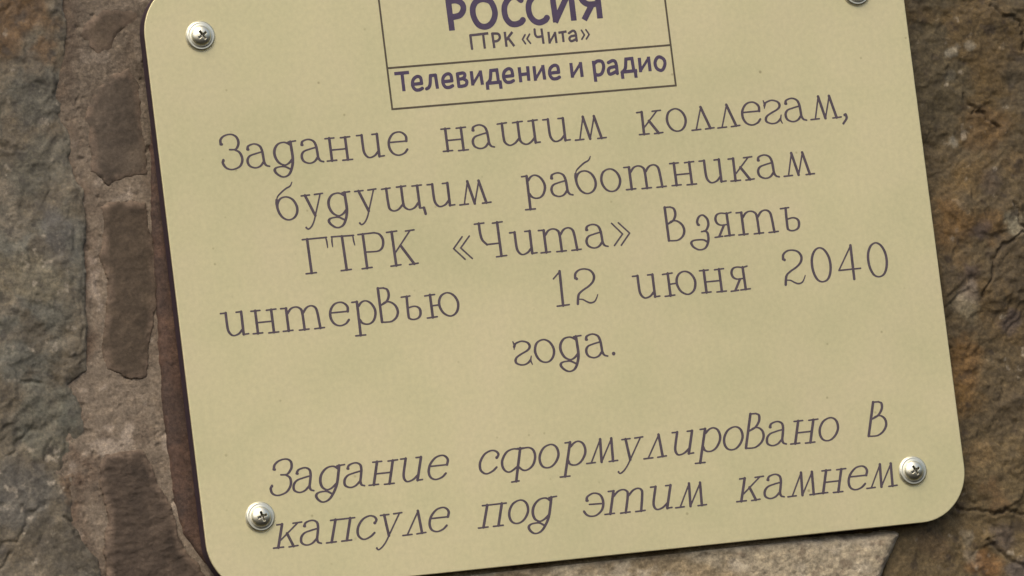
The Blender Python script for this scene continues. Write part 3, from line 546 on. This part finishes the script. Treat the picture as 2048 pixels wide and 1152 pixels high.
def layer(name, rings, m):
    V, F, n = [], [], 0
    for dep, ins in rings:
        p = rounded(PL+ins, PR-ins, PB+ins, PT-ins, RAD-ins, 24)
        n = len(p); V += [(a, dep, b) for a, b in p]
    for r in range(len(rings)-1):
        for i in range(n):
            j = (i+1) % n
            F.append([(r+1)*n+i, (r+1)*n+j, r*n+j, r*n+i])
    F.append(list(range(n))); F.append(list(range((len(rings)-1)*n, len(rings)*n))[::-1])
    return plaque_part(link_mesh(name, V, F, m, plaque, False))
layer('gold_face', [(0.0, 0.22), (0.03, 0.10), (0.10, 0.03), (0.22, 0.0), (0.42, 0.0)], M_PLATE)
core = layer('dark_core', [(0.421, 0.03), (4.1, 0.03), (4.2, 0.12)], M_CORE)
core['label'] = 'dark purplish brown edge layer under the gold face'

# ---- lettering: strokes -> union distance field -> clean contour mesh
def smooth_curve(p, per=9):
    p = np.array(p, float)
    closed = len(p) > 3 and np.allclose(p[0], p[-1])
    if closed: q = np.r_[p[-2:-1], p, p[1:2]]
    else: q = np.r_[[2*p[0]-p[1]], p, [2*p[-1]-p[-2]]]
    out = []
    for i in range(1, len(q)-2):
        a, b, c, d = q[i-1:i+3]
        for k in range(per):
            t = k/per
            out.append(0.5*((2*b)+(-a+c)*t+(2*a-5*b+4*c-d)*t*t+(-a+3*b-3*c+d)*t**3))
    out.append(q[-2])
    return np.array(out)
THIN, THICK = 0.21, 0.355
def stroke_capsules(st, shear):
    kind, w, pts = st
    sh = [(x+shear*y, y) for x, y in pts]
    if kind == 'b':
        return [(*sh[0], *sh[0], w, w)]
    if kind in 'Tt':
        r = THICK if kind == 'T' else THIN
        return [(*a, *b, r, r) for a, b in zip(sh[:-1], sh[1:])]
    if kind == 'k':
        c = smooth_curve(sh); n = len(c)
        r = [0.12+max(w/2-0.10, 0.1)*math.sin(math.pi*(0.12+0.8*i/(n-1)))**1.2 for i in range(n)]
        return [(*c[i], *c[i+1], r[i], r[i+1]) for i in range(n-1)]
    c = smooth_curve(sh) if len(sh) > 2 else np.array([np.array(sh[0])*(1-t)+np.array(sh[1])*t for t in (0, .25, .5, .75, 1)])
    d = np.gradient(c, axis=0)
    v = np.abs(d[:, 1]) / (np.hypot(d[:, 0], d[:, 1])+1e-9)
    top = {2: 0.22, 3: 0.38}.get(w, THICK)
    r = THIN*0.95+(top-THIN)*v**1.6
    for _ in range(3): r[1:-1] = (r[:-2]+2*r[1:-1]+r[2:])/4
    return [(*c[i], *c[i+1], r[i], r[i+1]) for i in range(len(c)-1)]
def caps_sdf(x, y, caps, boxes=()):
    d = np.full(x.shape, 1e9)
    for x0, y0, x1, y1, r0, r1 in caps:
        dx, dy = x1-x0, y1-y0
        t = np.clip(((x-x0)*dx+(y-y0)*dy)/(dx*dx+dy*dy+1e-12), 0, 1)
        d = np.minimum(d, np.hypot(x-x0-t*dx, y-y0-t*dy)-(r0+(r1-r0)*t))
    for x0, y0, x1, y1, r in boxes:          # square-ended bar
        L = math.hypot(x1-x0, y1-y0); ux, uy = (x1-x0)/L, (y1-y0)/L
        cx, cy = (x0+x1)/2, (y0+y1)/2
        a = np.abs((x-cx)*ux+(y-cy)*uy)-L/2-r*0.55; b = np.abs(-(x-cx)*uy+(y-cy)*ux)-r
        d = np.minimum(d, np.where((a > 0) & (b > 0), np.hypot(a, b), np.maximum(a, b)))
    return d
def contour_mesh(field, x0, y0, h, off=(0, 0)):
    """marching squares: filled cells plus cut cells, with a thin wall round the rim"""
    ny, nx = field.shape
    V, idx, F, rim = [], {}, [], []
    def gv(i, j):
        k = (i, j)
        if k not in idx: idx[k] = len(V); V.append((x0+i*h, y0+j*h))
        return idx[k]
    def ev(i, j, k, l):
        key = (i, j, k, l) if (i, j) < (k, l) else (k, l, i, j)
        if key not in idx:
            a, b = field[key[1], key[0]], field[key[3], key[2]]
            t = min(max(a/(a-b), 0.02), 0.98)
            idx[key] = len(V)
            V.append((x0+(key[0]+(key[2]-key[0])*t)*h, y0+(key[1]+(key[3]-key[1])*t)*h))
        return idx[key]
    ins = field < 0
    any_ = ins[:-1, :-1] | ins[1:, :-1] | ins[:-1, 1:] | ins[1:, 1:]
    for j, i in zip(*np.nonzero(any_)):
        i, j = int(i), int(j)
        cs = [(i, j), (i+1, j), (i+1, j+1), (i, j+1)]
        f = []
        cut = []
        for k in range(4):
            a, b = cs[k], cs[(k+1) % 4]
            ia, ib = ins[a[1], a[0]], ins[b[1], b[0]]
            if ia: f.append(gv(*a))
            if ia != ib:
                e = ev(*a, *b); f.append(e); cut.append((e, ia))
        F.append(f)
        if len(cut) == 2:
            (e0, l0), (e1, l1) = cut
            rim.append((e0, e1) if l0 else (e1, e0))
        elif len(cut) == 4:
            for k in range(4):
                if cut[k][1]: rim.append((cut[k][0], cut[(k+1) % 4][0]))
    return V, F, rim
TOP, FOOT = -0.035, 0.02
def solid(V, F, rim):
    n = len(V); P = [(a, TOP, b) for a, b in V]
    used = sorted({k for r in rim for k in r}); m = {k: n+i for i, k in enumerate(used)}
    P += [(V[k][0], FOOT, V[k][1]) for k in used]
    return P, F + [[b, a, m[a], m[b]] for a, b in rim]
_cache = {}
def glyph(name, shear):
    k = (name, shear)
    if k not in _cache:
        caps = [c for st in GLYPHS[name] for c in stroke_capsules(st, shear)]
        a = np.array(caps); h = 0.075
        xa, xb = min(a[:, 0].min(), a[:, 2].min())-0.7, max(a[:, 0].max(), a[:, 2].max())+0.7
        ya, yb = min(a[:, 1].min(), a[:, 3].min())-0.7, max(a[:, 1].max(), a[:, 3].max())+0.7
        x, y = np.meshgrid(np.arange(xa, xb, h), np.arange(ya, yb, h))
        _cache[k] = solid(*contour_mesh(caps_sdf(x, y, caps), xa, ya, h))
    return _cache[k]
ITALIC = {'es', 'ef', 'pe', 'E'}            # drawn slanted already
SPLIT = {3: 8}                              # the date stands apart from the word before it
LINE_LABELS = ['first line of large brown serif lettering, below the logo box', 'second line of large brown lettering',
               'third line of lettering, with the name in angle quotes', 'first word of the fourth line of lettering, at the left edge',
               'single short word centred under the date line', 'upper slanted line of lettering near the bottom edge',
               'lowest slanted line of lettering, between the two bottom screws']
RUNS = []
for li, line in enumerate(LINES):
    k = SPLIT.get(li)
    RUNS += [(li, line[:k], LINE_LABELS[li]), (li, line[k:], 'date with the year, at the right of the fourth line')] if k else [(li, line, LINE_LABELS[li])]
for li, line, lab in RUNS:
    V, F = [], []
    for name, gx, gz in line:
        sh = 0.285 if (li >= 5 and name not in ITALIC) else 0.0
        P, f = glyph(name, sh)
        n = len(V)
        V += [(a+gx, b, c+gz) for a, b, c in P]; F += [[k+n for k in q] for q in f]
    o = link_mesh('text_line', V, F, M_INK, plaque, False)
    o['label'] = lab
    plaque_part(o)

def bars(rects):
    V, F = [], []
    for x0, x1, y0, y1 in rects:
        n = len(V)
        V += [(x, d, y) for d in (TOP, FOOT) for x, y in ((x0, y0), (x1, y0), (x1, y1), (x0, y1))]
        F += [[n+k for k in q] for q in ((0, 1, 2, 3), (1, 0, 4, 5), (2, 1, 5, 6), (3, 2, 6, 7), (0, 3, 7, 4))]
    return V, F
LX0, LX1, LY0, LYM, LY1, lw = -25.2, 49.45, 46.4, 56.55, 78.0, 0.245
V, F = bars([(LX0-lw, LX0+lw, LY0-lw, LY1+lw), (LX1-lw, LX1+lw, LY0-lw, LY1+lw), (LX0+lw, LX1-lw, LY0-lw, LY0+lw),
             (LX0+lw, LX1-lw, LYM-lw, LYM+lw), (LX0+lw, LX1-lw, LY1-lw, LY1+lw)])
frame = plaque_part(link_mesh('logo_box', V, F, M_LINE, plaque, False))
for key, nm, m, lab in (('title', 'logo_title', M_VIOLET, 'bold violet capitals cut by the top of the picture'),
                        ('subtitle', 'logo_subtitle', M_INK, 'small brown line under the violet capitals'),
                        ('caption', 'logo_caption', M_VIOLET, 'bold caption in the lower cell of the logo box')):
    caps, boxes = [], []
    for kind, r, pts in LOGO[key]:
        if kind == 'c':
            c = smooth_curve(pts); caps += [(*c[i], *c[i+1], r, r) for i in range(len(c)-1)]
        elif len(pts) == 2: boxes.append((*pts[0], *pts[1], r))
        else: caps += [(*pts[i], *pts[i+1], r, r) for i in range(len(pts)-1)]
    al = np.array([c[:4] for c in caps]+[b[:4] for b in boxes]); h = 0.075
    xa, xb = al[:, [0, 2]].min()-1.2, al[:, [0, 2]].max()+1.2
    ya, yb = al[:, [1, 3]].min()-1.2, al[:, [1, 3]].max()+1.2
    x, y = np.meshgrid(np.arange(xa, xb, h), np.arange(ya, yb, h))
    P, F = solid(*contour_mesh(caps_sdf(x, y, caps, boxes), xa, ya, h))
    o = link_mesh(nm, P, F, m, frame, False)
    o['label'] = lab

# ---- screws: washer flange, domed head, cross recess
def screw(cx, cy, ang, label):
    R0, RH = 3.75, 2.35
    rs = np.r_[np.linspace(0, 1.5, 34)[1:], np.linspace(1.5, 2.45, 18)[1:], np.linspace(2.45, R0, 14)[1:]]
    na = 120
    ca, sa = math.cos(ang), math.sin(ang)
    def prof(r):
        fl = 0.75+0.12*sstep(3.0, 2.5, r) - 0.55*np.clip((r-3.2)/0.55, 0, 1)**2.2
        dome = 0.80 + 1.35*np.sqrt(np.clip(1-(r/2.55)**2, 0, 1))
        return np.where(r < 2.45, np.maximum(dome, fl), fl)
    th = np.arange(na)/na*2*math.pi
    r, t = np.meshgrid(np.r_[0.0, rs], th, indexing='ij')
    x, y = r*np.cos(t), r*np.sin(t)
    u, v = np.abs(x*ca+y*sa), np.abs(-x*sa+y*ca)
    arm = np.minimum(np.maximum(u-1.22, v-0.26), np.maximum(v-1.22, u-0.26))
    arm = np.minimum(arm, np.hypot(u, v)-0.48)
    cut = sstep(0.06, -0.12, arm)
    dep = -(prof(r) - cut*np.clip(1.25-0.45*r, 0.3, 1.3))
    V = np.c_[x.ravel()+cx, dep.ravel(), y.ravel()+cy]
    nr = len(rs)+1
    sets = {'flange': [], 'head': [], 'recess': []}
    for i in range(nr-1):
        for j in range(na):
            k = (j+1) % na
            q = [i*na+j, i*na+k, (i+1)*na+k, (i+1)*na+j] if i else [j, na+k, na+j]
            if i: q = q[::-1][:4] if False else [i*na+j, (i+1)*na+j, (i+1)*na+k, i*na+k][::-1]
            rm = r[i+1, 0]
            am = arm[i:i+2, [j, k]].mean()
            sets['recess' if am < -0.02 else ('head' if rm <= 2.46 else 'flange')].append([int(z) for z in q])
    def sub(key, name, m, parent):
        f = sets[key]; us = sorted({z for q in f for z in q}); mp = {z: i for i, z in enumerate(us)}
        P = V[us]; f = [[mp[z] for z in q] for q in f]
        if key == 'flange':
            n = len(P); outer = [mp[(nr-1)*na+j] for j in range(na)]
            P = np.r_[P, np.c_[P[outer][:, 0], np.full(na, 0.05), P[outer][:, 2]]]
            f += [[outer[(j+1) % na], outer[j], n+j, n+(j+1) % na] for j in range(na)]
        return link_mesh(name, P, f, m, parent, True)
    s = plaque_part(sub('flange', 'screw', M_ZINC, plaque))
    s['label'] = label
    sub('head', 'screw_head', M_ZINC, s)
    sub('recess', 'cross_recess', M_RECESS, s)
screw(-71.95, 68.1, 0.55, 'zinc cross head screw in the upper left corner')
screw(100.7, 66.2, 0.2, 'zinc cross head screw in the upper right corner, cut by the picture edge')
screw(-71.55, -49.65, 0.25, 'zinc cross head screw left of the lowest text line')
screw(99.3, -54.7, 0.45, 'zinc cross head screw touching the end of the lowest text line')
